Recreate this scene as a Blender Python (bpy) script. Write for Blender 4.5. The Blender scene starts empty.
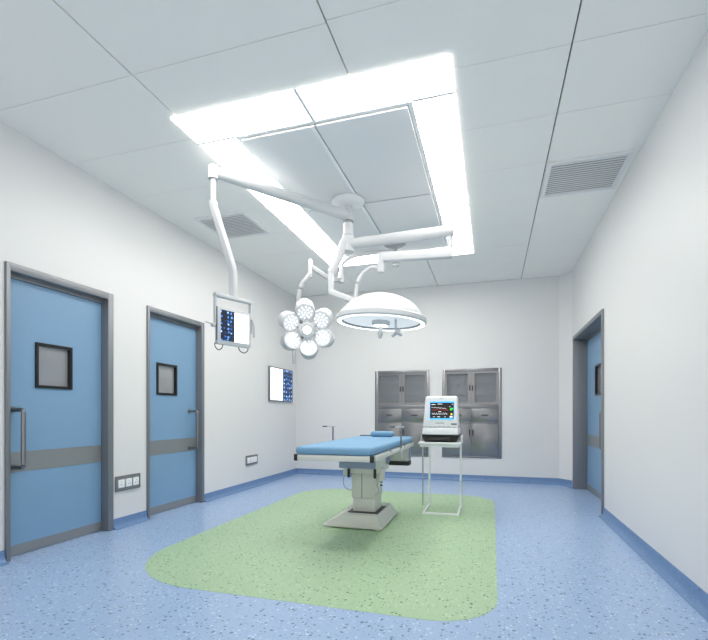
import bpy, bmesh, math, random
from mathutils import Vector, Matrix
random.seed(4)
S = bpy.context.scene
C = S.collection

# ---------------------------------------------------------------- camera, world, exposure
YAW = 0.29626
CAM = Vector((0, 0, 1.052))
cd = bpy.data.cameras.new('camera'); cam = bpy.data.objects.new('camera', cd); C.objects.link(cam)
cam.location = CAM; cam.rotation_euler = (math.pi/2, 0, YAW)
cd.sensor_fit = 'HORIZONTAL'; cd.sensor_width = 36; cd.lens = 36*452.06/708
cd.shift_y = (413.556-320)/708; cd.clip_start = 0.02
S.camera = cam
w = bpy.data.worlds.new('world'); S.world = w; w.use_nodes = True
w.node_tree.nodes['Background'].inputs[0].default_value = (1, .975, .94, 1)
w.node_tree.nodes['Background'].inputs[1].default_value = .85
PANEL = 8.4          # radiance of the ceiling light panels
S.view_settings.view_transform = 'Standard'; S.view_settings.look = 'None'
S.view_settings.gamma = 1; S.view_settings.use_curve_mapping = False
S.view_settings.exposure = 0.68
S.cycles.max_bounces = 14; S.cycles.diffuse_bounces = 9; S.cycles.glossy_bounces = 5

# ---------------------------------------------------------------- room numbers
XL, XR, YB, YF, H = -3.29, 1.10, 7.31, -1.2, 3.10

# ---------------------------------------------------------------- materials
def lin(c):
    return tuple(((v/255)/12.92 if v/255 <= .04045 else ((v/255+.055)/1.055)**2.4) for v in c)
def mat(name, rgb, rough=.5, metal=0, emit=0, ecol=None, bump=0, bscale=80, var=0, spec=.5, coat=0):
    m = bpy.data.materials.new(name); m.use_nodes = True
    nt = m.node_tree; b = nt.nodes['Principled BSDF']
    c = lin(rgb)+(1,)
    b.inputs['Base Color'].default_value = c; b.inputs['Roughness'].default_value = rough
    b.inputs['Metallic'].default_value = metal; b.inputs['Specular IOR Level'].default_value = spec
    b.inputs['Coat Weight'].default_value = coat
    if emit:
        b.inputs['Emission Color'].default_value = (lin(ecol)+(1,)) if ecol else c
        b.inputs['Emission Strength'].default_value = emit
    tc = nt.nodes.new('ShaderNodeTexCoord')
    n = nt.nodes.new('ShaderNodeTexNoise'); n.inputs['Scale'].default_value = bscale; n.inputs['Detail'].default_value = 3
    nt.links.new(tc.outputs['Object'], n.inputs['Vector'])
    if bump:
        bp = nt.nodes.new('ShaderNodeBump'); bp.inputs['Strength'].default_value = bump; bp.inputs['Distance'].default_value = .002
        nt.links.new(n.outputs['Fac'], bp.inputs['Height']); nt.links.new(bp.outputs['Normal'], b.inputs['Normal'])
    if var:
        mx = nt.nodes.new('ShaderNodeMix'); mx.data_type = 'RGBA'
        mx.inputs[6].default_value = tuple(v*(1-var) for v in c[:3])+(1,); mx.inputs[7].default_value = tuple(min(1, v*(1+var)) for v in c[:3])+(1,)
        nt.links.new(n.outputs['Fac'], mx.inputs[0]); nt.links.new(mx.outputs[2], b.inputs['Base Color'])
    return m
def vinyl(name, base, dark, light, rough, dim='2D'):
    """speckled sheet vinyl: base colour with small dark and light chips"""
    m = mat(name, base, rough); nt = m.node_tree; b = nt.nodes['Principled BSDF']; L = nt.links.new
    tc = nt.nodes.new('ShaderNodeTexCoord')
    col = None
    prev = lin(base)+(1,)
    def chips(scale, thr, colr, prev_out, seed, amt):
        mp = nt.nodes.new('ShaderNodeMapping'); mp.inputs['Location'].default_value = (seed, seed*1.7, .13)
        L(tc.outputs['Object'], mp.inputs[0])
        nz = nt.nodes.new('ShaderNodeTexNoise'); nz.inputs['Scale'].default_value = 60; L(mp.outputs[0], nz.inputs['Vector'])
        mxv = nt.nodes.new('ShaderNodeMix'); mxv.data_type = 'VECTOR'; mxv.inputs[0].default_value = .012
        L(mp.outputs[0], mxv.inputs[4]); L(nz.outputs['Color'], mxv.inputs[5])
        vo = nt.nodes.new('ShaderNodeTexVoronoi'); vo.voronoi_dimensions = dim; vo.inputs['Scale'].default_value = scale
        L(mxv.outputs[1], vo.inputs['Vector'])
        sep = nt.nodes.new('ShaderNodeSeparateColor'); L(vo.outputs['Color'], sep.inputs[0])
        # chip radius depends on the cell's random value, most cells have none
        mr = nt.nodes.new('ShaderNodeMapRange'); mr.inputs[1].default_value = 1-thr; mr.inputs[2].default_value = 1; mr.inputs[3].default_value = -.1; mr.inputs[4].default_value = .42
        L(sep.outputs[0], mr.inputs[0])
        lt = nt.nodes.new('ShaderNodeMath'); lt.operation = 'LESS_THAN'; L(vo.outputs['Distance'], lt.inputs[0]); L(mr.outputs[0], lt.inputs[1])
        ml = nt.nodes.new('ShaderNodeMath'); ml.operation = 'MULTIPLY'; ml.inputs[1].default_value = amt; L(lt.outputs[0], ml.inputs[0])
        mx = nt.nodes.new('ShaderNodeMix'); mx.data_type = 'RGBA'; L(ml.outputs[0], mx.inputs[0])
        if prev_out is None: mx.inputs[6].default_value = prev
        else: L(prev_out, mx.inputs[6])
        mx.inputs[7].default_value = lin(colr)+(1,)
        return mx.outputs[2]
    col = chips(46, .26, dark, None, .3, .85)
    col = chips(52, .28, light, col, 5.3, .8)
    col = chips(90, .3, dark, col, 9.1, .5)
    L(col, b.inputs['Base Color'])
    return m
M = {}
M['wall'] = mat('wall_paint', (223, 223, 223), .42, bump=.03, bscale=300, spec=.35)
M['ceil'] = mat('ceiling_tile', (246, 244, 240), .55, bump=.02)
M['gap'] = mat('seam_dark', (20, 20, 22), .8)
M['blue_floor'] = vinyl('vinyl_blue', (160, 185, 219), (84, 104, 140), (208, 222, 240), .3)
M['green_floor'] = vinyl('vinyl_green', (168, 197, 160), (84, 122, 84), (196, 218, 188), .42)
M['base'] = vinyl('vinyl_skirting', (104, 136, 178), (84, 110, 150), (130, 160, 198), .4, '3D')
M['panel'] = mat('light_diffuser', (250, 250, 250), .5, emit=PANEL, ecol=(255, 250, 243))
M['trim_w'] = mat('white_trim', (238, 240, 241), .4)
M['lam'] = mat('grey_screen', (228, 229, 230), .6, bump=.05, bscale=400)
M['enamel'] = mat('white_enamel', (198, 201, 203), .42, coat=.05)
M['enamel_g'] = mat('pale_grey_enamel', (190, 192, 194), .35)
M['seam'] = mat('seam_grey', (88, 90, 93), .6)
M['steel'] = mat('brushed_steel', (140, 141, 144), .27, metal=.85, bump=.04, bscale=60, var=.06)
M['frame'] = mat('door_frame_grey', (130, 133, 138), .42, metal=.4, var=.04)
M['door'] = mat('door_blue', (122, 158, 190), .4, var=.03, bscale=3)
M['band'] = mat('door_band_grey', (140, 144, 146), .45, metal=.35)
M['black'] = mat('black_plastic', (18, 18, 20), .35)
M['glass'] = mat('pane_grey', (150, 152, 156), .09, spec=.8, coat=.6, var=.15, bscale=2)
M['handle'] = mat('handle_grey', (132, 135, 139), .28, metal=.8)
M['vent'] = mat('vent_grey', (232, 232, 232), .5)
M['ventback'] = mat('vent_back', (160, 162, 165), .8)
M['mattress'] = mat('mattress_blue', (118, 161, 194), .7, bump=.8, bscale=90, var=.05)
M['cream'] = mat('table_enamel', (214, 214, 208), .38)
M['slate'] = mat('slate_blue', (140, 152, 180), .45)
M['dark'] = mat('dark_rubber', (50, 50, 50), .7)
M['white_pl'] = mat('white_plastic', (240, 241, 242), .4)
M['cloth'] = mat('light_led', (255, 255, 255), .4, emit=1.0)
M['lampface'] = mat('lamp_face', (200, 203, 206), .3, emit=.16)
M['glow'] = mat('lamp_glow', (255, 255, 255), .4, emit=1.3)
M['reflector'] = mat('lamp_reflector', (225, 227, 230), .3, emit=.3)
M['ring'] = mat('ring_light', (255, 255, 255), .4, emit=1.0)
M['filmwhite'] = mat('film_white', (250, 250, 252), .4, emit=1.0)
M['cable'] = mat('cable_black', (28, 28, 30), .5)
M['grey_arm'] = mat('arm_grey', (170, 173, 176), .35)
M['gl'] = mat('screen_green', (40, 230, 60), .5, emit=1)
M['ye'] = mat('screen_yellow', (250, 200, 40), .5, emit=1)
M['wh'] = mat('screen_white', (225, 232, 235), .5, emit=.8)
M['rd'] = mat('screen_red', (230, 50, 50), .5, emit=.8)
M['scrblue'] = mat('screen_blue', (60, 160, 225), .4, emit=.8)
M['scrblack'] = mat('screen_black', (8, 8, 12), .25)
def film(name, sc=15):
    """contact sheet of blue, black and white scan pictures"""
    m = mat(name, (30, 60, 120), .4); nt = m.node_tree; b = nt.nodes['Principled BSDF']; L = nt.links.new
    tc = nt.nodes.new('ShaderNodeTexCoord')
    vo = nt.nodes.new('ShaderNodeTexVoronoi'); vo.inputs['Scale'].default_value = sc; L(tc.outputs['Object'], vo.inputs['Vector'])
    vo.inputs['Randomness'].default_value = .35
    nz = nt.nodes.new('ShaderNodeTexNoise'); nz.inputs['Scale'].default_value = sc*2.5; L(tc.outputs['Object'], nz.inputs['Vector'])
    ad = nt.nodes.new('ShaderNodeMath'); ad.operation = 'MULTIPLY_ADD'; ad.inputs[1].default_value = 1.1
    L(vo.outputs['Distance'], ad.inputs[0]); L(nz.outputs['Fac'], ad.inputs[2])
    r = nt.nodes.new('ShaderNodeValToRGB'); e = r.color_ramp.elements
    e[0].position = .55; e[0].color = lin((225, 236, 248))+(1,)
    e[1].position = 1.25/1.25; e[1].color = lin((10, 14, 26))+(1,)
    for p, c in ((.62, (120, 175, 230)), (.76, (50, 110, 190)), (.90, (24, 50, 100))):
        x = e.new(p); x.color = lin(c)+(1,)
    L(ad.outputs[0], r.inputs[0]); L(r.outputs[0], b.inputs['Base Color']); L(r.outputs[0], b.inputs['Emission Color'])
    b.inputs['Emission Strength'].default_value = .75
    return m
M['film'] = film('scan_film'); M['film_s'] = film('scan_film_small', 34)

# ---------------------------------------------------------------- mesh helpers
def V(*a): return Vector(a)
def box(bm, x0, x1, y0, y1, z0, z1, bev=0, seg=2, mi=0):
    g = bmesh.ops.create_cube(bm, size=1)
    vs = g['verts']
    for v in vs:
        v.co = Vector(((x0+x1)/2+v.co.x*(x1-x0), (y0+y1)/2+v.co.y*(y1-y0), (z0+z1)/2+v.co.z*(z1-z0)))
    fs = {f for v in vs for f in v.link_faces}
    for f in fs: f.material_index = mi
    if bev:
        es = {e for v in vs for e in v.link_edges}
        r = bmesh.ops.bevel(bm, geom=list(es), offset=bev, segments=seg, profile=.5, affect='EDGES')
        for f in r['faces']: f.material_index = mi
    return vs
def hexa(bm, b, t, bev=0, seg=2):
    """b, t: four bottom and four top corners in order"""
    vs = [bm.verts.new(p) for p in list(b)+list(t)]
    for f in ((3, 2, 1, 0), (4, 5, 6, 7), (0, 1, 5, 4), (1, 2, 6, 5), (2, 3, 7, 6), (3, 0, 4, 7)): bm.faces.new([vs[i] for i in f])
    if bev: bmesh.ops.bevel(bm, geom=list({e for v in vs for e in v.link_edges}), offset=bev, segments=seg, profile=.5, affect='EDGES')
def frame_axes(d):
    d = d.normalized(); up = Vector((0, 0, 1)) if abs(d.z) < .95 else Vector((1, 0, 0))
    a = d.cross(up).normalized(); b = a.cross(d).normalized()
    return a, b
def tube(bm, pts, r, n=16, radii=None, square=None):
    """round tube along a polyline; square=(w,h) gives a rounded bar"""
    pts = [Vector(p) for p in pts]; rings = []
    for i, p in enumerate(pts):
        d = (pts[min(i+1, len(pts)-1)]-pts[max(i-1, 0)])
        a, b = frame_axes(d); rr = radii[i] if radii else r
        ring = []
        for k in range(n):
            t = 2*math.pi*(k+.5)/n
            if square:
                cx, cy = math.cos(t), math.sin(t)
                q = 6
                s = (abs(cx)**q+abs(cy)**q)**(-1/q)
                off = a*cx*s*square[0]/2+b*cy*s*square[1]/2
            else: off = a*math.cos(t)*rr+b*math.sin(t)*rr
            ring.append(bm.verts.new(p+off))
        rings.append(ring)
    for i in range(len(rings)-1):
        for k in range(n):
            bm.faces.new((rings[i][k], rings[i][(k+1) % n], rings[i+1][(k+1) % n], rings[i+1][k]))
    bm.faces.new(rings[0][::-1]); bm.faces.new(rings[-1])
def smooth_path(pts, n=6):
    P = [Vector(p) for p in pts]; out = []
    for i in range(len(P)-1):
        p0, p1, p2, p3 = P[max(i-1, 0)], P[i], P[i+1], P[min(i+2, len(P)-1)]
        for k in range(n):
            t = k/n
            out.append(.5*((2*p1)+(p2-p0)*t+(2*p0-5*p1+4*p2-p3)*t*t+(3*p1-p0-3*p2+p3)*t**3))
    out.append(P[-1]); return out
def lathe(bm, prof, mtx=None, n=48, mi=0, ring=False):
    """prof: list of (r, z); mtx places it"""
    mtx = mtx or Matrix(); rings = []
    for r, z in prof:
        if r < 1e-6: rings.append([bm.verts.new(mtx @ Vector((0, 0, z)))])
        else: rings.append([bm.verts.new(mtx @ Vector((r*math.cos(2*math.pi*k/n), r*math.sin(2*math.pi*k/n), z))) for k in range(n)])
    for a, b in zip(rings, rings[1:]+(rings[:1] if ring else [])):
        for k in range(n):
            k2 = (k+1) % n
            if len(a) == 1 and len(b) == 1: continue
            if len(a) == 1: f = bm.faces.new((a[0], b[k], b[k2]))
            elif len(b) == 1: f = bm.faces.new((a[k], a[k2], b[0]))
            else: f = bm.faces.new((a[k], a[k2], b[k2], b[k]))
            f.material_index = mi
    if len(rings[0]) > 1 and not ring: bm.faces.new(rings[0][::-1])
    if len(rings[-1]) > 1 and not ring: bm.faces.new(rings[-1])
def place(loc, axis):
    """matrix whose local +Z points along axis"""
    q = Vector(axis).normalized().to_track_quat('Z', 'Y')
    return Matrix.Translation(Vector(loc)) @ q.to_matrix().to_4x4()
def obj(name, bm, m, parent=None, smooth=True, label=None):
    bmesh.ops.recalc_face_normals(bm, faces=bm.faces)
    me = bpy.data.meshes.new(name); bm.to_mesh(me); bm.free()
    for x in (m if isinstance(m, (list, tuple)) else [m]): me.materials.append(x)
    if smooth:
        for p in me.polygons: p.use_smooth = True
        me.set_sharp_from_angle(angle=math.radians(35))
    # put the origin at the object's base centre (world space geometry is kept)
    xs = [v.co.x for v in me.vertices]; ys = [v.co.y for v in me.vertices]; zs = [v.co.z for v in me.vertices]
    o = bpy.data.objects.new(name, me); C.objects.link(o)
    org = Vector(((min(xs)+max(xs))/2, (min(ys)+max(ys))/2, min(zs)))
    me.transform(Matrix.Translation(-org)); o.location = org
    if parent:
        o.parent = parent
        pw = Vector((0, 0, 0)); q = parent
        while q: pw += q.location; q = q.parent
        o.location = org-pw
    if label: o['label'] = label
    return o
def nb(): return bmesh.new()
def thing(name, loc, label, cat, group=None):
    o = bpy.data.objects.new(name, None); C.objects.link(o); o.location = loc; o.empty_display_size = .1
    o['label'] = label; o['category'] = cat
    if group: o['group'] = group
    return o
def struct(name, bm, m, smooth=False, parent=None):
    o = obj(name, bm, m, parent, smooth)
    if parent is None: o['kind'] = 'structure'
    return o

# ---------------------------------------------------------------- room shell
def wall_slab(bm, axis, pos, back, u0, u1, z0, z1, holes):
    """vertical slab in plane axis=pos, thickness to `back`, with rectangular through holes (u0,u1,z0,z1)"""
    us = sorted({u0, u1, *[h[0] for h in holes], *[h[1] for h in holes]})
    zs = sorted({z0, z1, *[h[2] for h in holes], *[h[3] for h in holes]})
    P = lambda a, u, z: V(a, u, z) if axis == 'x' else V(u, a, z)
    solid = {}
    for i in range(len(us)-1):
        for j in range(len(zs)-1):
            cu, cz = (us[i]+us[i+1])/2, (zs[j]+zs[j+1])/2
            solid[i, j] = not any(h[0] < cu < h[1] and h[2] < cz < h[3] for h in holes)
    for (i, j), s in solid.items():
        if not s: continue
        a, b, c, d = us[i], us[i+1], zs[j], zs[j+1]
        for q in (pos, back): bm.faces.new([bm.verts.new(P(q, *t)) for t in ((a, c), (b, c), (b, d), (a, d))])
        for di, dj, e in ((-1, 0, ((a, c), (a, d))), (1, 0, ((b, c), (b, d))), (0, -1, ((a, c), (b, c))), (0, 1, ((a, d), (b, d)))):
            if not solid.get((i+di, j+dj), False):
                bm.faces.new([bm.verts.new(P(q, *t)) for q, t in ((pos, e[0]), (pos, e[1]), (back, e[1]), (back, e[0]))])
    bmesh.ops.remove_doubles(bm, verts=bm.verts, dist=1e-5)

D1 = (2.33, 3.275, 0, 2.13); D2 = (3.70, 4.625, 0, 2.13); D3 = (5.18, 6.96, 0, 2.13)
CAB = [(-1.85, -.97, .37, 1.745), (-.75, .13, .37, 1.745)]
bm = nb(); box(bm, XL-.3, XR+.4, YF-.2, YB+.5, -.12, 0); struct('floor', bm, M['blue_floor'])
bm = nb(); wall_slab(bm, 'x', XL, XL-.2, YF-.1, YB, 0, H, [D1, D2]); struct('wall_left', bm, M['wall'])
bm = nb(); wall_slab(bm, 'x', XR, XR+.24, YF-.1, YB, 0, H, [D3])
for a in ((XR+.0005, 7.13), ):      # chamfered corner between the right and the back wall
    vs = [(XR, 7.12), (XR, YB), (.955, YB)]
    lo = [bm.verts.new((x, y, 0)) for x, y in vs]; hi = [bm.verts.new((x, y, H)) for x, y in vs]
    bm.faces.new(lo); bm.faces.new(hi)
    for i in range(3): bm.faces.new((lo[i], lo[(i+1) % 3], hi[(i+1) % 3], hi[i]))
struct('wall_right', bm, M['wall'])
bm = nb(); wall_slab(bm, 'y', YB, YB+.42, XL-.2, XR+.24, 0, H, CAB); struct('wall_back', bm, M['wall'])
# front wall left out so added white world fill lights the room from behind

# green inlay: rounded rectangle
def rrect(x0, x1, y0, y1, rr, n=10):
    out = []
    for (cx, cy, r, a0) in ((x1-rr[0], y0+rr[0], rr[0], -90), (x1-rr[1], y1-rr[1], rr[1], 0), (x0+rr[2], y1-rr[2], rr[2], 90), (x0+rr[3], y0+rr[3], rr[3], 180)):
        for k in range(n+1):
            t = math.radians(a0+90*k/n); out.append((cx+r*math.cos(t), cy+r*math.sin(t)))
    return out
bm = nb(); pts = rrect(-2.45, .03, 2.31, 5.98, (.36, .42, .5, .7))
lo = [bm.verts.new((x, y, 0)) for x, y in pts]; hi = [bm.verts.new((x, y, .0015)) for x, y in pts]
bm.faces.new(hi); bm.faces.new(lo[::-1])
for i in range(len(pts)): bm.faces.new((lo[i], lo[(i+1) % len(pts)], hi[(i+1) % len(pts)], hi[i]))
struct('trim_1', bm, M['green_floor'])

# ceiling: lay-in tiles with dark seams between
bm = nb()
xs = [XL, -2.08, -.83, .425, XR]
LY = [-1.3, -.91, -.28, .35, .98, 1.61, 2.225, 2.87, 3.50, 4.07, 4.64, 5.25, 5.86, 6.48, YB]
MY = [-1.3, -.91, -.28, .35, .98, 1.61, 2.21, 2.745, 3.36, 3.98, 4.60, 5.21, 5.83, 6.46, YB]
RY = [-1.3, -.98, -.36, .26, .88, 1.50, 2.12, 2.74, 3.36, 3.98, 4.61, 5.22, 5.83, 6.46, YB]
for i in range(4):
    ys = [LY, LY, MY, RY][i]
    for a, b in zip(ys, ys[1:]):
        box(bm, xs[i]+(.0045 if i else 0), xs[i+1]-(.0045 if i < 3 else 0), a+.0022, b-.0022, H, H+.02)
box(bm, XL-.2, XR+.24, YF-.2, YB+.4, H+.021, H+.1, mi=1)
o = struct('ceiling', bm, [M['ceil'], M['gap']])
# cornice lines where the ceiling meets the side walls
# baseboards (coved skirting)
def skirting(name, path):
    """path of (x, y, nx, ny): coved strip, normal points into the room"""
    prof = [(0, .09), (.006, .09), (.008, .05), (.013, .03), (.024, .014), (.040, .004), (.06, 0), (0, 0)]
    bm = nb(); rows = []
    for (x, y, nx, ny) in path: rows.append([bm.verts.new((x+nx*a, y+ny*a, z+.0005)) for a, z in prof])
    for r0, r1 in zip(rows, rows[1:]):
        for k in range(len(prof)): k2 = (k+1) % len(prof); bm.faces.new((r0[k], r0[k2], r1[k2], r1[k]))
    bm.faces.new(rows[0][::-1]); bm.faces.new(rows[-1])
    struct(name, bm, M['base'], True)
n = len('x')
skirting('baseboard_left_near', [(XL, YF, 1, 0), (XL, D1[0]-.003, 1, 0)])
skirting('baseboard_left_middle', [(XL, D1[1]+.003, 1, 0), (XL, D2[0]-.003, 1, 0)])
skirting('baseboard_left_far', [(XL, D2[1]+.003, 1, 0), (XL, YB, 1, -1)])
skirting('baseboard_back', [(XL, YB, 1, -1), (.955, YB, -.4, -1)])
skirting('baseboard_corner', [(.955, YB, -.4, -1), (XR, 7.12, -1, -.35), (XR, 6.963, -1, 0)])
skirting('baseboard_right', [(XR, D3[0]-.003, -1, 0), (XR, YF, -1, 0)])

# doors -----------------------------------------------------------
def door(num, x, inward, y0, y1, zt, fw, fn_, recess, wy0, wy1, wz0, wz1, hy, depth):
    """door in a side wall; inward = +1 when the room lies towards +x"""
    s = inward; root = bpy.data.objects.new('door_%d' % num, None); C.objects.link(root)
    root.location = (x, (y0+y1)/2, 0); root['kind'] = 'structure'
    def bx(bm, a, b, *r, **k): box(bm, min(x+s*a, x+s*b), max(x+s*a, x+s*b), *r, **k)
    bm = nb(); pr = .02
    bx(bm, pr, -depth, y0+.0015, y0+fn_, 0.001, zt-.0015, bev=.003)
    bx(bm, pr, -depth, y1-fw, y1-.0015, 0.001, zt-.0015, bev=.003)
    bx(bm, pr, -depth, y0+fn_, y1-fw, zt-fw, zt-.0015, bev=.003)
    bx(bm, -recess+.018, -depth, y0+fn_, y1-fw, zt-fw-.03, zt-fw)      # head track
    obj('door_frame', bm, M['frame'], root)
    ly0, ly1, lz1 = y0+fn_+.002, y1-fw-.002, zt-fw-.032
    bm = nb()
    for (a, b, c, d) in ((ly0, wy0, .008, lz1), (wy1, ly1, .008, lz1), (wy0, wy1, .008, wz0), (wy0, wy1, wz1, lz1)):
        bx(bm, -recess, -recess-.045, a, b, c, d)
    leaf = obj('door_leaf', bm, M['door'], root, smooth=False)
    bm = nb(); bx(bm, -recess+.003, -recess-.001, ly0, ly1, .62, .77)
    obj('protective_band', bm, M['band'], root, smooth=False)
    bm = nb(); bx(bm, -recess+.004, -recess-.001, ly0, ly1, .012, .085)
    obj('kick_plate', bm, M['band'], root, smooth=False)
    bm = nb(); e = .022
    for (a, b, c, d) in ((wy0, wy0+e, wz0, wz1), (wy1-e, wy1, wz0, wz1), (wy0+e, wy1-e, wz0, wz0+e), (wy0+e, wy1-e, wz1-e, wz1)):
        bx(bm, -recess+.012, -recess-.05, a, b, c, d)
    wf = obj('window_frame', bm, M['black'], root, smooth=False)
    bm = nb(); bx(bm, -recess-.018, -recess-.026, wy0+e, wy1-e, wz0+e, wz1-e)
    obj('pane', bm, M['glass'], wf, smooth=False)
    if hy is not None:
        bm = nb(); o_ = x-s*recess; z0, z1 = .66, 1.08; k = .025
        path = [(o_, hy, z1)]+[(o_+s*(.115-k+k*math.sin(t)), hy, z1-k+k*math.cos(t)) for t in (0, .4, .8, 1.2, 1.57)] + \
               [(o_+s*(.115-k+k*math.cos(t)), hy, z0+k-k*math.sin(t)) for t in (0, .4, .8, 1.2, 1.57)]+[(o_, hy, z0)]
        tube(bm, path, .016)
        h = obj('pull_handle', bm, M['handle'], root)
        bm = nb()
        for z in (z0, z1): tube(bm, [(o_+s*.001, hy, z), (o_+s*.01, hy, z)], .025, 24)
        obj('handle_rose', bm, M['handle'], h)
    return root
door(1, XL, 1, *D1[:2], 2.13, .06, .03, .06, 2.60, 2.915, 1.25, 1.60, 2.425, .16)
door(2, XL, 1, *D2[:2], 2.13, .055, .03, .06, 3.91, 4.225, 1.25, 1.585, 4.44, .16)
door(3, XR, -1, *D3[:2], 2.13, .05, .05, .16, 6.0, 6.38, 1.28, 1.66, 5.55, .22)

# ---------------------------------------------------------------- recessed cabinets in the back wall
def cabinet(x0, x1, z0, z1, label):
    t = thing('medical_cabinet', ((x0+x1)/2, YB, z0), label, 'cabinet', 'steel cabinets built into the back wall')
    W, Hh = x1-x0, z1-z0; yb = YB+.38; g = .002; fy = YB-.014
    zz = lambda f: z0+Hh*f
    bm = nb()
    box(bm, x0+g, x1-g, yb-.01, yb, z0+g, z1-g)
    for a, b in ((x0+g, x0+.02), (x1-.02, x1-g)): box(bm, a, b, YB+.004, yb-.01, z0+g, z1-g)
    for a, b in ((z0+g, z0+.02), (z1-.02, z1-g), (zz(.585), zz(.585)+.02), (zz(.40), zz(.40)+.012)): box(bm, x0+.02, x1-.02, YB+.004, yb-.01, a, b)
    obj('carcass', bm, M['steel'], t, smooth=False)
    bm = nb(); e = .012
    box(bm, x0-e, x0+.035, fy, YB+.004, z0-e, z1+e, bev=.002); box(bm, x1-.035, x1+e, fy, YB+.004, z0-e, z1+e, bev=.002)
    for a, b in ((z0-e, z0+.02), (z1-.035, z1+e), (zz(.555), zz(.60)), (zz(.385), zz(.40))): box(bm, x0+.035, x1-.035, fy, YB+.004, a, b, bev=.002)
    obj('face_frame', bm, M['steel'], t)
    xm = (x0+x1)/2
    for z in (.72, .845):                                  # inner shelves seen through the panes
        bm = nb(); box(bm, x0+.021, x1-.021, YB+.05, yb-.012, zz(z), zz(z)+.012); obj('shelf', bm, M['steel'], t, smooth=False)
    for s in (0, 1):
        a, b = ((x0+.037, xm-.001), (xm+.001, x1-.037))[s]
        # glazed door
        c, d = zz(.60)+.002, z1-.037; r = .05
        bm = nb()
        box(bm, a, a+r*(.6 if s == 0 else 1), fy-.004, YB+.012, c, d); box(bm, b-r*(1 if s == 0 else .6), b, fy-.004, YB+.012, c, d)
        ia, ib = a+r*(.6 if s == 0 else 1), b-r*(1 if s == 0 else .6)
        box(bm, ia, ib, fy-.004, YB+.012, c, c+.03); box(bm, ia, ib, fy-.004, YB+.012, d-.03, d)
        dr = obj('glazed_door', bm, M['steel'], t, smooth=False)
        bm = nb(); box(bm, ia, ib, YB-.004, YB, c+.03, d-.03); obj('pane', bm, M['tint'], dr, smooth=False)
        hx = (b-.02) if s == 0 else (a+.02)
        def hand(par, z, h=.085):
            bm = nb(); box(bm, hx-.009, hx+.009, fy-.022, fy-.004, z-h/2, z+h/2, bev=.003); obj('handle', bm, M['darkmetal'], par)
        hand(dr, c+(d-c)*.5)
        # drawer
        c, d = zz(.40)+.002, zz(.555)-.002
        bm = nb(); box(bm, a, b, fy-.006, YB+.1, c, d, bev=.002); dr = obj('drawer', bm, M['steel'], t)
        bm = nb(); m_ = (a+b)/2; box(bm, m_-.05, m_+.05, fy-.02, fy-.006, (c+d)/2-.010, (c+d)/2+.010, bev=.003); obj('handle', bm, M['darkmetal'], dr)
        # lower door
        c, d = z0+.022, zz(.385)-.002
        bm = nb(); box(bm, a, b, fy-.006, YB+.012, c, d, bev=.002); dr = obj('lower_door', bm, M['steel'], t)
        hand(dr, c+(d-c)*.72, .09)
def tinted():
    m = bpy.data.materials.new('cabinet_glass'); m.use_nodes = True; nt = m.node_tree
    b = nt.nodes['Principled BSDF']; b.inputs['Base Color'].default_value = (.5, .52, .55, 1); b.inputs['Roughness'].default_value = .05
    tr = nt.nodes.new('ShaderNodeBsdfTransparent'); tr.inputs[0].default_value = (.88, .9, .92, 1)
    mx = nt.nodes.new('ShaderNodeMixShader'); mx.inputs[0].default_value = .22
    nt.links.new(tr.outputs[0], mx.inputs[1]); nt.links.new(b.outputs[0], mx.inputs[2]); nt.links.new(mx.outputs[0], nt.nodes['Material Output'].inputs[0])
    return m
M['tint'] = tinted(); M['darkmetal'] = mat('dark_handle', (62, 64, 68), .35, metal=.6)
cabinet(*CAB[0], 'steel wall cabinet left of the patient monitor, partly behind the table end')
cabinet(*CAB[1], 'steel wall cabinet behind the patient monitor, nearer the right wall door')

# ---------------------------------------------------------------- ceiling light ring
LX0, LX1, LY0, LY1 = -2.13, -.225, 2.62, 5.95; SW = .315; zc = H-.0065
t = thing('ceiling_light', ((LX0+LX1)/2, (LY0+LY1)/2, H-.02), 'large rectangular ring of white light panels set in the ceiling', 'ceiling light')
bm = nb(); e = .014
def bar(x0, x1, y0, y1): box(bm, x0, x1, y0, y1, zc-.0015, H-.0005)
IX0, IX1, IY0, IY1 = LX0+SW, LX1-SW+.04, LY0+SW, LY1-SW
bar(IX0, IX0+.03, IY0, IY1); bar(IX1-.03, IX1, IY0, IY1); bar(IX0+.03, IX1-.03, IY0, IY0+.03); bar(IX0+.03, IX1-.03, IY1-.03, IY1)
ys = [LY0+.004, IY0, 4.28, 5.61, LY1-.004]
for y in (IY0, 4.28, IY1):
    bar(LX0+.004, IX0, y-.012, y+.012); bar(IX1, LX1-.004, y-.012, y+.012)
bar(-1.203, -1.177, LY0+.004, IY0); bar(-1.203, -1.177, IY1, LY1-.004)
obj('frame', bm, M['trim_w'], t, smooth=False)
def pan(x0, x1, y0, y1):
    bm = nb(); box(bm, x0, x1, y0, y1, zc, H-.001); obj('diffuser', bm, M['panel'], t, smooth=False)
for y0, y1 in ((LY0+.004, IY0), (IY1, LY1-.004)):
    pan(LX0+.004, -1.203, y0, y1-.012 if y0 < 4 else y1); pan(-1.177, LX1-.004, y0, y1-.012 if y0 < 4 else y1)
for x0, x1 in ((LX0+.004, IX0-.0005), (IX1+.0005, LX1-.004)):
    pan(x0, x1, IY0+.012, 4.268); pan(x0, x1, 4.292, IY1-.012)

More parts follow.
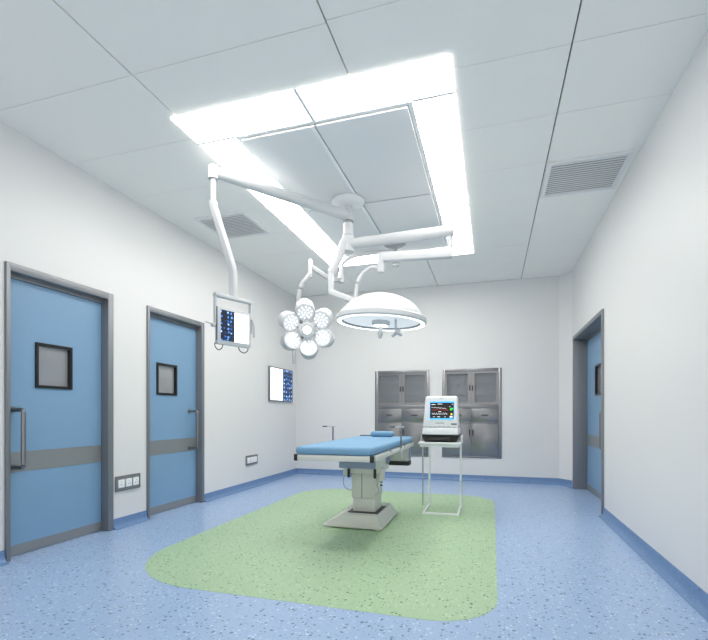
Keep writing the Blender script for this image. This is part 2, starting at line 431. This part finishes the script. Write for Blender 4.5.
# laminar screen inside the ring
t = thing('air_diffuser_screen', ((IX0+IX1)/2, (IY0+IY1)/2, H-.02), 'grey four-panel air supply screen in the ceiling inside the light ring', 'air diffuser')
sx, sy = -1.20, 4.20
A, B_, Cc, Dd = IX0+.034, IX1-.034, IY0+.034, IY1-.034
for x0, x1 in ((A, sx-.03), (sx+.008, B_)):
    for y0, y1 in ((Cc, sy-.008), (sy+.008, Dd)):
        bm = nb(); box(bm, x0, x1, y0, y1, H-.022, H-.004, bev=.004); obj('panel', bm, M['lam'], t)
bm = nb(); box(bm, sx-.029, sx, Cc, Dd, H-.024, H-.004, bev=.002); obj('trim_bar', bm, M['trim_w'], t)
bm = nb(); box(bm, A-.002, B_+.002, Cc-.002, Dd+.002, H-.0035, H-.0005); obj('backing', bm, M['gap'], t, smooth=False)

# ---------------------------------------------------------------- vents and detector
def vent(x0, x1, y0, y1, label):
    t = thing('ceiling_vent', ((x0+x1)/2, (y0+y1)/2, H-.014), label, 'vent', 'ceiling vents')
    z0, z1 = H-.014, H-.0005; e = .035
    bm = nb()
    box(bm, x0, x0+e, y0, y1, z0, z1); box(bm, x1-e, x1, y0, y1, z0, z1); box(bm, x0+e, x1-e, y0, y0+e, z0, z1); box(bm, x0+e, x1-e, y1-e, y1, z0, z1)
    obj('frame', bm, M['vent'], t, smooth=False)
    bm = nb(); box(bm, x0+e, x1-e, y0+e, y1-e, H-.003, z1); obj('backing', bm, M['ventback'], t, smooth=False)
    n = 15; st = (y1-y0-2*e)/n
    for k in range(n):
        y = y0+e+st*(k+.5); h = st*.37
        bm = nb(); hexa(bm, [(x0+e, y-h, z0), (x1-e, y-h, z0), (x1-e, y+h*.8, z0+.002), (x0+e, y+h*.8, z0+.002)],
                        [(x0+e, y-h+.002, z0+.004), (x1-e, y-h+.002, z0+.004), (x1-e, y+h, z0+.006), (x0+e, y+h, z0+.006)])
        obj('slat', bm, M['vent'], t, smooth=False)
vent(-2.99, -2.40, 4.04, 4.62, 'square slatted ceiling vent above the left wall beside the hanging display arm')
vent(.435, 1.06, 3.985, 4.605, 'square slatted ceiling vent right of the light ring near right wall')
bm = nb(); lathe(bm, [(0, -.03), (.03, -.03), (.05, -.018), (.055, 0), (0, 0)], place((-1.26, 6.1, H-.001), (0, 0, 1)), 24)
o = obj('smoke_detector', bm, M['enamel_g']); o['label'] = 'small round white ceiling detector beyond the far end of the light ring'; o['category'] = 'smoke detector'

# ---------------------------------------------------------------- wall sockets
def sockets(y0, y1, z0, z1, n, label):
    t = thing('socket_panel', (XL, (y0+y1)/2, z0), label, 'socket', 'steel socket panels on the left wall')
    bm = nb(); box(bm, XL+.0005, XL+.014, y0, y1, z0, z1, bev=.003); obj('plate', bm, M['band'], t)
    bm = nb(); e = .012
    for a, b, c, d in ((y0, y0+e, z0, z1), (y1-e, y1, z0, z1), (y0+e, y1-e, z0, z0+e), (y0+e, y1-e, z1-e, z1)): box(bm, XL+.012, XL+.02, a, b, c, d, bev=.002)
    obj('rim', bm, M['frame'], t)
    w_ = (y1-y0-.03)/n
    for k in range(n):
        c = y0+.015+w_*(k+.5); h = min(w_*.40, (z1-z0)*.3)
        bm = nb(); box(bm, XL+.0135, XL+.024, c-h, c+h, (z0+z1)/2-h*1.05, (z0+z1)/2+h*1.05, bev=.003)
        so = obj('socket', bm, M['white_pl'], t)
        bm = nb(); zc_ = (z0+z1)/2
        for dy, dz in ((0, .014), (-.011, -.009), (.011, -.009)): box(bm, XL+.0238, XL+.0245, c+dy-.002, c+dy+.002, zc_+dz-.005, zc_+dz+.005)
        obj('pin_hole', bm, M['dark'], so, smooth=False)
sockets(3.305, 3.60, .335, .475, 3, 'steel plate of three white sockets on the wall between the two left doors')
sockets(5.59, 5.90, .325, .46, 3, 'steel plate of white sockets low on the left wall below film viewer')

# ---------------------------------------------------------------- wall film viewer
t = thing('film_viewer', (XL, 6.71, 1.235), 'flat film viewer hung on the left wall, white half and blue scans', 'film viewer')
bm = nb(); box(bm, XL+.0005, XL+.035, 6.25, 7.08, 1.245, 1.785, bev=.004); obj('housing', bm, M['frame'], t)
bm = nb(); box(bm, XL+.034, XL+.0375, 6.275, 6.69, 1.265, 1.765); obj('white_panel', bm, M['filmwhite'], t, smooth=False)
bm = nb(); box(bm, XL+.034, XL+.0385, 6.69, 7.06, 1.265, 1.765); obj('scan_film', bm, M['film'], t, smooth=False)

# ---------------------------------------------------------------- ceiling pendant with the hanging display
px, py = -1.31, 4.10
def seam_ring(par, c, d, r):
    bm = nb(); a = Vector(c); d = Vector(d).normalized(); tube(bm, [a-d*.003, a+d*.003], r, 32); obj('seam_ring', bm, M['seam'], par)
# dome surgical light: ceiling canopy, pole, arms, dome
t = thing('surgical_light', (px, py, 1.85), 'big white dome surgical light on jointed arms from the round ceiling canopy', 'surgical light')
bm = nb(); lathe(bm, [(0, -.058), (.045, -.058), (.09, -.05), (.14, -.03), (.158, -.012), (.158, -.001), (0, -.001)], place((px, py, H-.0245), (0, 0, 1)))
obj('ceiling_canopy', bm, M['trim_w'], t)
bm = nb(); tube(bm, [(px, py, H-.075), (px, py, 2.99)], .036, 32); tube(bm, [(px, py, 2.88), (px, py, 2.60)], .036, 32)
tube(bm, [(px, py, 2.862), (px, py, 2.745)], .047, 32); obj('pole', bm, M['enamel'], t)
seam_ring(t, (px, py, 2.866), (0, 0, 1), .049); seam_ring(t, (px, py, 2.742), (0, 0, 1), .050)
bm = nb(); tube(bm, [(px, py, 2.738), (px, py, 2.59)], .057, 32); obj('joint_collar', bm, M['enamel'], t)
EA = V(-.357, 4.09, 2.674); ED = V(-.96, 4.01, 2.475)
bm = nb(); p0 = V(px, py, 2.665); tube(bm, [p0, EA+(EA-p0).normalized()*.03], .05, 32); obj('horizontal_arm', bm, M['enamel'], t)
bm = nb(); tube(bm, [EA, (EA.x, EA.y, 2.45)], .022, 20); obj('drop_tube', bm, M['enamel'], t)
bm = nb(); E2 = V(EA.x, EA.y, 2.475); tube(bm, [E2+(E2-ED).normalized()*.02, ED], .03, 20, square=(.07, .085)); obj('spring_arm', bm, M['enamel'], t)
bm = nb(); tube(bm, [(ED.x-.008, ED.y, 2.51), (ED.x-.008, ED.y, 2.34)], .024, 20, square=(.055, .055)); obj('elbow', bm, M['enamel'], t)
bm = nb(); tube(bm, smooth_path([(-.972, 4.03, 2.37), (-1.02, 4.02, 2.392), (-1.07, 4.002, 2.385), (-1.139, 3.99, 2.33), (-1.186, 3.98, 2.239), (-1.204, 3.985, 2.10)]), .016, 16)
obj('curved_yoke', bm, M['enamel'], t)
bm = nb(); tube(bm, [(-1.335, 4.085, 2.68), (-1.448, 4.002, 2.37)], .04, 24, radii=[.048, .036]); obj('slanted_arm', bm, M['enamel'], t)
bm = nb(); tube(bm, [(-1.448, 4.002, 2.40), (-1.437, 3.985, 2.17)], .02, 20, square=(.05, .05)); tube(bm, [(-1.445, 3.985, 2.19), (-1.15, 4.0, 2.065)], .02, 20, square=(.055, .055)); obj('side_bracket', bm, M['enamel'], t)
DC = V(-.986, 4.09, 1.915); tilt = Matrix.Rotation(math.radians(3.5), 4, 'Y'); DM = Matrix.Translation(DC) @ tilt
bm = nb(); lathe(bm, [(0, .243), (.07, .240), (.14, .228), (.21, .204), (.27, .171), (.325, .127), (.37, .078), (.395, .045), (.403, .02), (.395, .015), (.36, .055), (.3, .11), (.2, .17), (.1, .205), (0, .215)], DM, 72)
dome = obj('dome', bm, M['enamel'], t)
bm = nb(); lathe(bm, [(.403, .035), (.418, .025), (.42, -.012), (.408, -.022), (.365, -.022), (.362, -.008), (.38, .012)], DM, 72, ring=True)
# close the ring
obj('rim', bm, M['enamel'], t)
bm = nb(); lathe(bm, [(.37, -.018), (.406, -.024), (.406, -.026), (.37, -.026)], DM, 72, ring=True); obj('ring_light', bm, M['ring'], t)
bm = nb(); lathe(bm, [(.360, -.004), (.362, .004), (.20, .04), (.0, .05), (0, .045), (.2, .033), (.355, -.006)], DM, 64); obj('reflector', bm, M['reflector'], t)
bm = nb(); lathe(bm, [(.3605, -.010), (.366, -.010), (.366, .001), (.3605, .001)], DM, 64, ring=True); obj('lens_seam', bm, M['seam'], t)
bm = nb(); lathe(bm, [(0, .045), (.085, .04), (.085, -.035), (.07, -.045), (0, -.047)], DM, 32); lu = obj('lamp_unit', bm, M['enamel'], t)
bm = nb(); lathe(bm, [(.02, -.048), (.068, -.048), (.068, -.0505), (.02, -.0505)], DM, 32, ring=True); obj('lamp_lens', bm, M['glow'], lu)
bm = nb(); lathe(bm, [(0, -.046), (.018, -.046), (.018, -.09), (.024, -.10), (.024, -.125), (.012, -.165), (0, -.168)], DM, 20); obj('sterile_handle', bm, M['enamel'], lu)
bm = nb(); q = DM @ V(.16, -.10, 0)
tube(bm, [q+V(0, 0, .02), q+V(0, 0, -.13)], .010, 12); tube(bm, [q+V(-.035, 0, -.16), q+V(.04, 0, -.10)], .016, 14); tube(bm, [q+V(.0, -.03, -.12), q+V(.05, .02, -.15)], .014, 14)
obj('focus_handle', bm, M['enamel'], t)
bm = nb(); kq = V(-1.17, 3.985, 2.05); tube(bm, [kq+V(-.02, .06, 0), kq+V(.015, -.05, 0)], .032, 24); obj('pivot_knob', bm, M['enamel'], t)

# hanging display
AE = V(-2.074, 3.04, 2.93)
t = thing('hanging_display', (-1.9, 3.07, 1.5), 'small framed film display hanging from a long white ceiling arm by left doors', 'display')
bm = nb(); tube(bm, [(px, py, 2.985), (px, py, 2.885)], .0475, 32); obj('arm_collar', bm, M['enamel'], t)
bm = nb(); a = V(px, py, 2.935); d = (AE-a).normalized(); tube(bm, [a+d*.03, AE-d*.02], .046, 28, radii=[.050, .042]); obj('long_arm', bm, M['enamel'], t)
bm = nb(); tube(bm, [AE+V(0, 0, .042), AE+V(0, 0, -.055)], .038, 28); obj('end_joint', bm, M['enamel'], t)
bm = nb(); tube(bm, [AE+V(0, 0, -.05), (AE.x, AE.y, 2.66)], .022, 20); obj('drop_tube', bm, M['enamel'], t)
seam_ring(t, (AE.x, AE.y, 2.88), (0, 0, 1), .026)
bm = nb(); tube(bm, [(AE.x, AE.y, 2.70), (-2.07, 3.04, 2.66), (-1.925, 3.07, 2.19), (-1.918, 3.075, 2.14), (-1.918, 3.075, 1.945)], .03, 16, square=(.055, .055)); obj('slanted_arm', bm, M['enamel'], t)
hc = V(-1.909, 3.075, 0); hd = V(.118, .31, 0).normalized(); hn = V(hd.y, -hd.x, 0)
def hb(bm, a0, a1, n0, n1, z0, z1, bev=0):
    c = [hc+hd*a+hn*n for a, n in ((a0, n0), (a1, n0), (a1, n1), (a0, n1))]
    hexa(bm, [(p.x, p.y, z0) for p in c], [(p.x, p.y, z1) for p in c], bev)
bm = nb(); hb(bm, -.178, .165, -.022, .022, 1.925, 1.955, .006); hb(bm, -.178, -.164, -.012, .012, 1.72, 1.925); hb(bm, .152, .166, -.016, .016, 1.69, 1.925, .003); obj('yoke', bm, M['enamel'], t)
bm = nb(); hb(bm, -.163, .150, -.018, .018, 1.572, 1.85, .006); scr = obj('housing', bm, M['enamel'], t)
bm = nb(); hb(bm, -.135, -.012, .0182, .0195, 1.602, 1.832); obj('scan_film', bm, M['film_s'], scr, smooth=False)
bm = nb(); hb(bm, -.010, .128, .0182, .0195, 1.602, 1.825); obj('white_panel', bm, M['filmwhite'], scr, smooth=False)
for a0, a1 in ((-.175, -.105), (.045, .135)):
    bm = nb(); m_ = (a0+a1)/2; r_ = (a1-a0)/2
    tube(bm, smooth_path([hc+hd*a0+V(0, 0, 1.578), hc+hd*(a0+.005)+V(0, 0, 1.55), hc+hd*m_+V(0, 0, 1.53), hc+hd*(a1-.005)+V(0, 0, 1.55), hc+hd*a1+V(0, 0, 1.578)], 5), .0035, 8); obj('handle_loop', bm, M['cable'], t)
bm = nb(); tube(bm, [hc-hd*.16+V(0, 0, 1.71), hc-hd*.25+V(0, 0, 1.725)], .006, 12); tube(bm, [hc-hd*.178+V(0, 0, 1.71), hc-hd*.2+V(0, 0, 1.71)], .016, 16); obj('side_knob', bm, M['enamel'], t)
bm = nb(); tube(bm, [hc-hd*.165+hn*.012+V(0, 0, 1.85), hc-hd*.165+hn*.012+V(0, 0, 1.60)], .0045, 8); obj('side_trim', bm, M['seam'], t)
bm = nb(); tube(bm, smooth_path([hc+hd*.155+hn*.02+V(0, 0, 1.80), hc+hd*.165+hn*.03+V(0, 0, 1.75), hc+hd*.17+hn*.03+V(0, 0, 1.66)], 5), .007, 8); obj('grip', bm, M['grey_arm'], t)

# ---------------------------------------------------------------- flower surgical light
bx_, by_ = -1.11, 5.30
t = thing('surgical_light', (-1.996, 4.723, 1.6), 'cluster of six white LED pods in a flower shape left of dome lamp', 'surgical light')
bm = nb(); lathe(bm, [(0, -.05), (.05, -.048), (.11, -.03), (.13, -.012), (.13, -.001), (0, -.001)], place((bx_, by_, H-.025), (0, 0, 1))); obj('ceiling_canopy', bm, M['grey_arm'], t)
bm = nb(); tube(bm, [(bx_, by_, H-.07), (bx_, by_, 2.93)], .03, 20); obj('pole', bm, M['grey_arm'], t)
bm = nb(); tube(bm, smooth_path([(bx_, by_, 2.985), (-1.25, 5.22, 2.97), (-1.381, 5.172, 2.952), (-1.56, 5.113, 2.915), (-1.657, 5.088, 2.863), (-1.70, 5.075, 2.79), (-1.709, 5.072, 2.62)]), .024, 16); obj('curved_arm', bm, M['enamel'], t)
bm = nb(); tube(bm, [(-1.709, 5.072, 2.72), (-1.709, 5.072, 2.60)], .035, 20); obj('joint', bm, M['enamel'], t)
bm = nb(); tube(bm, [(-1.70, 5.072, 2.64), (-1.78, 4.96, 2.60), (-2.03, 4.86, 2.77)], .02, 16, square=(.04, .05)); obj('spring_arm', bm, M['grey_arm'], t)
bm = nb(); tube(bm, [(-2.005, 4.84, 2.83), (-2.005, 4.84, 2.62)], .024, 20); obj('joint', bm, M['enamel'], t)
FC = V(-1.996, 4.723, 1.995); fn = V(2.05, -4.45, -1.25).normalized()
bm = nb(); tube(bm, smooth_path([(-2.005, 4.835, 2.66), (-2.03, 4.82, 2.62), (-2.101, 4.80, 2.52), (-2.134, 4.80, 2.393), (-2.14, 4.82, 2.25), tuple(FC-fn*.17+V(-.06, 0, .05)), tuple(FC-fn*.12)]), .027, 16); obj('curved_yoke', bm, M['grey_arm'], t)
fa, fb = frame_axes(fn)   # fa roughly horizontal, fb roughly up
bm = nb(); lathe(bm, [(0, -.13), (.05, -.12), (.085, -.07), (.09, -.01), (.07, .015), (0, .02)], place(FC, fn), 32); hub = obj('hub', bm, M['enamel'], t)
bm = nb(); lathe(bm, [(0, .021), (.045, .018), (.043, .026), (0, .030)], place(FC, fn), 32); obj('lens', bm, M['glow'], hub)
for k in range(6):
    th = math.radians(90+60*k-6)
    rad = fa*math.cos(th)+fb*math.sin(th)
    c = FC+rad*.195+fn*.0
    ax = (fn*math.cos(.48)-rad*math.sin(.48)).normalized()
    mt = place(c, ax) @ Matrix.Scale(1.14, 4)
    bm = nb(); lathe(bm, [(0, -.185), (.04, -.18), (.072, -.155), (.09, -.11), (.098, -.03), (.096, 0), (.088, .008), (.084, .0)], mt, 32); pod = obj('lamp_pod', bm, M['enamel'], t)
    bm = nb(); lathe(bm, [(0, -.004), (.0845, -.004), (.0845, .001), (0, .004)], mt, 32); obj('pod_lens', bm, M['lampface'], pod)
    bm = nb()
    for rr, n_, o_ in ((.0, 1, 0), (.034, 6, 0), (.062, 10, .3)):
        for j in range(n_):
            a_ = 2*math.pi*j/n_+o_; lathe(bm, [(0, .003), (.0075, .003), (.0075, .008), (0, .009)], mt @ Matrix.Translation((rr*math.cos(a_), rr*math.sin(a_), 0)), 8)
    obj('led_cluster', bm, M['cloth'], pod)
    bm = nb(); tube(bm, [FC-fn*.05, c-ax*.06], .03, 12); obj('spoke', bm, M['enamel'], pod)
bm = nb(); b0 = FC-fa*.02-fn*.1; low = FC-fa*.0
pA = V(-2.14, 4.70, 1.80)
tube(bm, smooth_path([FC-fn*.09-V(.05, 0, .08), pA+V(-.01, .03, 0), pA+V(-.005, 0, -.06), pA+V(0, -.01, -.11), pA+V(.0, -.015, -.19)]), .02, 14, radii=None); obj('sterile_handle', bm, M['grey_arm'], t)

# ---------------------------------------------------------------- operating table
TX0, TX1, TY0, TY1 = -1.44, -.82, 3.16, 4.90
t = thing('operating_table', (-1.2, 4.25, .0015), 'operating table with long blue mattress on a cream pedestal column', 'operating table')
bm = nb(); e = .03
box(bm, TX0, TX1, TY0, TY0+e, .698, .74, bev=.003); box(bm, TX0, TX1, TY1-e, TY1, .698, .74, bev=.003)
for a, b in ((TX0, TX0+e), (TX1-e, TX1)): box(bm, a, b, TY0+e, TY1-e, .698, .74, bev=.003)
box(bm, TX0+e, TX1-e, TY0+e, TY1-e, .72, .735)
obj('frame', bm, M['cream'], t)
for sx_ in (TX0, TX1):
    for yy in (TY0,):
        bm = nb(); box(bm, sx_-.003 if sx_ == TX0 else sx_-.025, sx_+.025 if sx_ == TX0 else sx_+.003, yy-.004, yy+.022, .694, .744, bev=.003); obj('end_cap', bm, M['black'], t)
for s in (-1, 1):
    X = TX0 if s < 0 else TX1
    for y0, y1 in ((TY0+.03, 3.72), (3.745, 4.35), (4.375, 4.78)):
        bm = nb(); box(bm, min(X+s*.004, X+s*.014), max(X+s*.004, X+s*.014), y0, y1, .703, .735, bev=.003)
        for y in (y0+.06, y1-.06): box(bm, min(X-s*.001, X+s*.006), max(X-s*.001, X+s*.006), y-.01, y+.01, .71, .728)
        obj('side_rail', bm, M['cream'], t)
for y in (3.732, 4.362, 4.80):
    bm = nb(); box(bm, TX1-.001, TX1+.006, y-.009, y+.009, .699, .742); obj('rail_gap', bm, M['dark'], t, smooth=False)
bm = nb(); box(bm, TX0+.005, TX1-.005, TY0+.0, TY1-.01, .741, .803, bev=.024, seg=4); obj('mattress', bm, M['mattress'], t)
bm = nb(); box(bm, TX0+.02, -1.20, TY1-.03, TY1+.01, .79, .812, bev=.005); obj('head_edge', bm, M['dark'], t)
bm = nb()
vs = box(bm, -1.345, -1.0, 3.93, 4.55, .552, .697, bev=.006); ub = obj('tilt_housing', bm, M['slate'], t)
bm = nb(); box(bm, -.999, -.965, 3.93, 4.2, .55, .697, bev=.005); obj('housing_side', bm, M['cream'], t)
bm = nb(); box(bm, -1.31, -.985, 4.0, 4.42, .50, .566, bev=.006); box(bm, -1.335, -1.28, 4.02, 4.1, .47, .55, bev=.005); box(bm, -1.0, -.955, 4.02, 4.12, .43, .549, bev=.005)
br = obj('bracket', bm, M['cream'], t)
for x in (-1.27, -1.02):
    bm = nb(); box(bm, x-.012, x+.012, 3.985, 4.0, .46, .545, bev=.004); obj('latch', bm, M['dark'], t)
bm = nb(); box(bm, -1.265, -1.03, 4.06, 4.34, .26, .50, bev=.01); obj('column_sleeve', bm, M['cream'], t)
bm = nb(); box(bm, -1.255, -1.04, 4.07, 4.33, .12, .262, bev=.01); obj('column', bm, M['cream'], t)
bm = nb(); box(bm, -1.165, -1.160, 4.0585, 4.0605, .262, .499); obj('column_seam', bm, M['dark'], t, smooth=False)
bm = nb(); box(bm, -1.29, -1.005, 4.025, 4.37, .128, .137); obj('floor_gaiter', bm, M['black'], t, smooth=False)
bm = nb()
hexa(bm, [(-1.49, 3.93, .03), (-.945, 3.93, .03), (-.945, 4.60, .03), (-1.49, 4.60, .03)], [(-1.315, 3.945, .13), (-.995, 3.945, .13), (-.995, 4.565, .13), (-1.40, 4.565, .13)], .006)
hexa(bm, [(-1.495, 3.92, .012), (-.94, 3.92, .012), (-.94, 4.605, .012), (-1.495, 4.605, .012)], [(-1.495, 3.92, .032), (-.94, 3.92, .032), (-.94, 4.605, .032), (-1.495, 4.605, .032)], .004)
obj('base', bm, M['cream'], t)
for x in (-1.45, -.985):
    for y in (3.96, 4.56): bm = nb(); lathe(bm, [(0, .0015), (.028, .0015), (.028, .014), (0, .014)], place((x, y, 0), (0, 0, 1)), 20); obj('foot', bm, M['cream'], t)
bm = nb(); tube(bm, smooth_path([(-1.31, 4.03, .50), (-1.33, 4.02, .44), (-1.32, 4.02, .37), (-1.27, 4.03, .335), (-1.26, 4.055, .34)]), .0035, 8); obj('cable', bm, M['grey_arm'], t)
bm = nb(); tube(bm, smooth_path([(-.985, 4.01, .52), (-.99, 4.0, .44), (-1.0, 4.0, .40), (-.99, 4.01, .35), (-1.03, 4.05, .30)]), .0035, 8)
obj('cable', bm, M['grey_arm'], t)
bm = nb()
for dz in (.39, .42, .45): box(bm, -.98, -.96, 4.03, 4.05, dz, dz+.01)
obj('connector', bm, M['dark'], t, smooth=False)
# box under the head end, right side
bm = nb(); box(bm, -1.20, -.845, 4.74, 4.87, .545, .695, bev=.008); obj('control_box', bm, M['cream'], t)
bm = nb(); box(bm, -1.20, -.84, 4.73, 4.88, .50, .544, bev=.006); obj('box_tray', bm, M['dark'], t)
bm = nb(); box(bm, -.8445, -.838, 4.75, 4.86, .55, .69, bev=.002); obj('box_side_panel', bm, M['slate'], t)
# pillow
bm = nb(); box(bm, -1.245, -1.005, 4.66, 4.80, .8035, .862, bev=.028, seg=5)
o = obj('pillow', bm, M['mattress']); o['label'] = 'small blue head pillow lying at the far end of the operating table'; o['category'] = 'pillow'
# anaesthesia frame posts on both rails (clamped accessories of the table)
for X, y, s in ((TX0-.02, 4.09, -1), (TX1+.022, 4.10, 1)):
    p = bpy.data.objects.new('arm_support', None); C.objects.link(p); p.parent = t; p.location = V(X, y, .70)-t.location
    p['label'] = 'thin steel T-shaped arm post clamped to the %s rail' % ('left' if s < 0 else 'right')
    bm = nb(); tube(bm, [(X, y, .67), (X, y, .925)], .0085, 14); obj('post', bm, M['handle'], p)
    bm = nb(); box(bm, X-.016, X+.016, y-.014, y+.014, .69, .735, bev=.003); box(bm, X-.008, X+.008, y-.008, y+.008, .65, .69); obj('clamp', bm, M['enamel_g'], p)
    bm = nb(); box(bm, X-.055, X+.025, y-.012, y+.012, .925, .933, bev=.002); obj('top_bar', bm, M['enamel_g'], p)
    bm = nb(); box(bm, X-.105, X-.055, y-.012, y+.012, .924, .934, bev=.002); obj('grip', bm, M['black'], p)

# ---------------------------------------------------------------- monitor stand
t = thing('monitor_stand', (-.52, 4.98, .0015), 'thin white tube stand with small shelf carrying the patient monitor', 'stand')
r = .010; zf = .0125
bm = nb(); tube(bm, [(-.685, 5.2, zf), (-.685, 5.2, .702)], r, 14, square=(.022, .022)); obj('post', bm, M['trim_w'], t)
bm = nb(); tube(bm, [(-.335, 5.2, zf), (-.335, 5.2, .702)], r, 14, square=(.022, .022)); obj('post', bm, M['trim_w'], t)
bm = nb(); tube(bm, [(-.76, 5.2, .0015), (-.76, 5.2, .722)], .008, 12); obj('side_post', bm, M['grey_arm'], t)
bm = nb()
for a, b in (((-.685, 5.21, zf), (-.685, 4.73, zf)), ((-.696, 4.74, zf), (-.324, 4.74, zf)), ((-.335, 4.73, zf), (-.335, 5.21, zf))): tube(bm, [a, b], r, 14, square=(.022, .022))
obj('floor_frame', bm, M['trim_w'], t)
bm = nb(); box(bm, -.745, -.31, 4.76, 5.22, .728, .75, bev=.006); box(bm, -.73, -.325, 4.78, 5.21, .70, .729, bev=.003); box(bm, -.775, -.742, 5.05, 5.23, .72, .748, bev=.004)
obj('shelf', bm, M['trim_w'], t)
bm = nb(); box(bm, -.745, -.735, 4.95, 5.22, .75, .815, bev=.003); box(bm, -.32, -.31, 4.95, 5.22, .75, .815, bev=.003); obj('shelf_rail', bm, M['trim_w'], t)

# patient monitor
t = thing('patient_monitor', (-.525, 4.93, .751), 'white patient monitor with black and blue screen standing on the tube stand', 'patient monitor')
bm = nb(); hexa(bm, [(-.69, 4.83, .751), (-.355, 4.83, .751), (-.355, 5.15, .751), (-.69, 5.15, .751)], [(-.718, 4.795, .828), (-.327, 4.795, .828), (-.327, 5.16, .828), (-.718, 5.16, .828)], .01)
bs = obj('base_unit', bm, M['black'], t)
bm = nb(); box(bm, -.645, -.415, 4.797, 4.81, .77, .805, bev=.001); obj('paper_door', bm, M['dark'], bs)
bm = nb(); hexa(bm, [(-.712, 4.80, .828), (-.335, 4.80, .828), (-.335, 5.16, .828), (-.712, 5.16, .828)], [(-.706, 4.815, .905), (-.338, 4.815, .905), (-.338, 5.14, .905), (-.706, 5.14, .905)], .012)
obj('lower_housing', bm, M['white_pl'], t)
bm = nb(); ft = [(-.706, 4.82, .905), (-.338, 4.82, .905), (-.338, 5.10, .905), (-.706, 5.10, .905)]
hexa(bm, ft, [(-.682, 4.86, 1.238), (-.352, 4.86, 1.238), (-.352, 5.02, 1.238), (-.682, 5.02, 1.238)], .018, 3)
hs = obj('housing', bm, M['white_pl'], t)
# the screen lies on the tilted front face
def fr(x, z, off=.0):
    x = -.5145+(x+.5145)*1.04+.008; z = z+.018
    k = (z-.905)/(1.238-.905); return V(x, 4.82+.04*k-off, z)
def plate(name, x0, x1, z0, z1, off, th, m, par):
    bm = nb(); hexa(bm, [fr(x0, z0, off+th), fr(x1, z0, off+th), fr(x1, z0, off), fr(x0, z0, off)], [fr(x0, z1, off+th), fr(x1, z1, off+th), fr(x1, z1, off), fr(x0, z1, off)])
    return obj(name, bm, m, par, smooth=False)
plate('bezel', -.647, -.382, .962, 1.172, .0, .003, M['white_pl'], hs)
sc = plate('screen', -.637, -.392, .970, 1.163, .003, .002, M['scrblue'], hs)
plate('display_image', -.633, -.396, .985, 1.149, .005, .001, M['scrblack'], hs)
def wave(name, f, x0, x1, m, n=60, hgt=.0018):
    bm = nb()
    pr_ = None
    for i in range(n+1):
        x = x0+(x1-x0)*i/n; z = f(i/n)
        cur = [bm.verts.new(fr(x, z-hgt, .0065)), bm.verts.new(fr(x, z+hgt, .0065)), bm.verts.new(fr(x, z+hgt, .0072)), bm.verts.new(fr(x, z-hgt, .0072))]
        if pr_:
            for k in range(4): bm.faces.new((pr_[k], pr_[(k+1) % 4], cur[(k+1) % 4], cur[k]))
        else: bm.faces.new(cur[::-1])
        pr_ = cur
    bm.faces.new(pr_)
    obj(name, bm, m, hs, smooth=False)
wave('pulse_trace', lambda u: 1.03+.012*max(0, math.sin(u*44))**3-.005*max(0, -math.sin(u*44+.7))**4, -.615, -.46, M['wh'], 120)
wave('trend_trace', lambda u: 1.10-.012*u+.003*math.sin(u*30), -.62, -.47, M['wh'], 50, .0012)
wave('trend_trace', lambda u: 1.072+.0015*math.sin(u*60), -.625, -.45, M['rd'], 50, .0008)
bm = nb()
for x0, x1, z in ((-.62, -.58, 1.128), (-.56, -.51, 1.133), (-.55, -.52, 1.052), (-.60, -.585, .998), (-.56, -.53, .998), (-.49, -.475, .998), (-.415, -.405, 1.13), (-.44, -.43, 1.105)):
    hexa(bm, [fr(x0, z, .0075), fr(x1, z, .0075), fr(x1, z, .006), fr(x0, z, .006)], [fr(x0, z+.004, .0075), fr(x1, z+.004, .0075), fr(x1, z+.004, .006), fr(x0, z+.004, .006)])
obj('screen_text', bm, M['wh'], hs, smooth=False)
plate('green_reading', -.432, -.412, 1.07, 1.085, .006, .001, M['gl'], hs); plate('green_reading', -.425, -.402, 1.085, 1.092, .006, .001, M['gl'], hs)
plate('yellow_reading', -.425, -.41, 1.02, 1.035, .006, .001, M['ye'], hs); plate('white_reading', -.436, -.408, .994, 1.008, .006, .001, M['wh'], hs)
bm = nb()
for k, wd in enumerate((.008, .006, .009, .005, .010, .006, .008)):
    x = -.575+k*.0125; hexa(bm, [fr(x, .93, .002), fr(x+wd, .93, .002), fr(x+wd, .93, -.002), fr(x, .93, -.002)], [fr(x, .938, .002), fr(x+wd, .938, .002), fr(x+wd, .938, -.002), fr(x, .938, -.002)])
obj('lettering', bm, M['dark'], hs, smooth=False)
plate('badge', -.42, -.365, .918, .930, -.002, .004, M['black'], hs)
plate('top_mark', -.54, -.50, 1.19, 1.193, -.002, .003, M['seam'], hs)
for k in range(6):
    x = -.69+k*.045; plate('button', x, x+.03, .893, .899, -.002, .005, M['enamel_g'], hs)
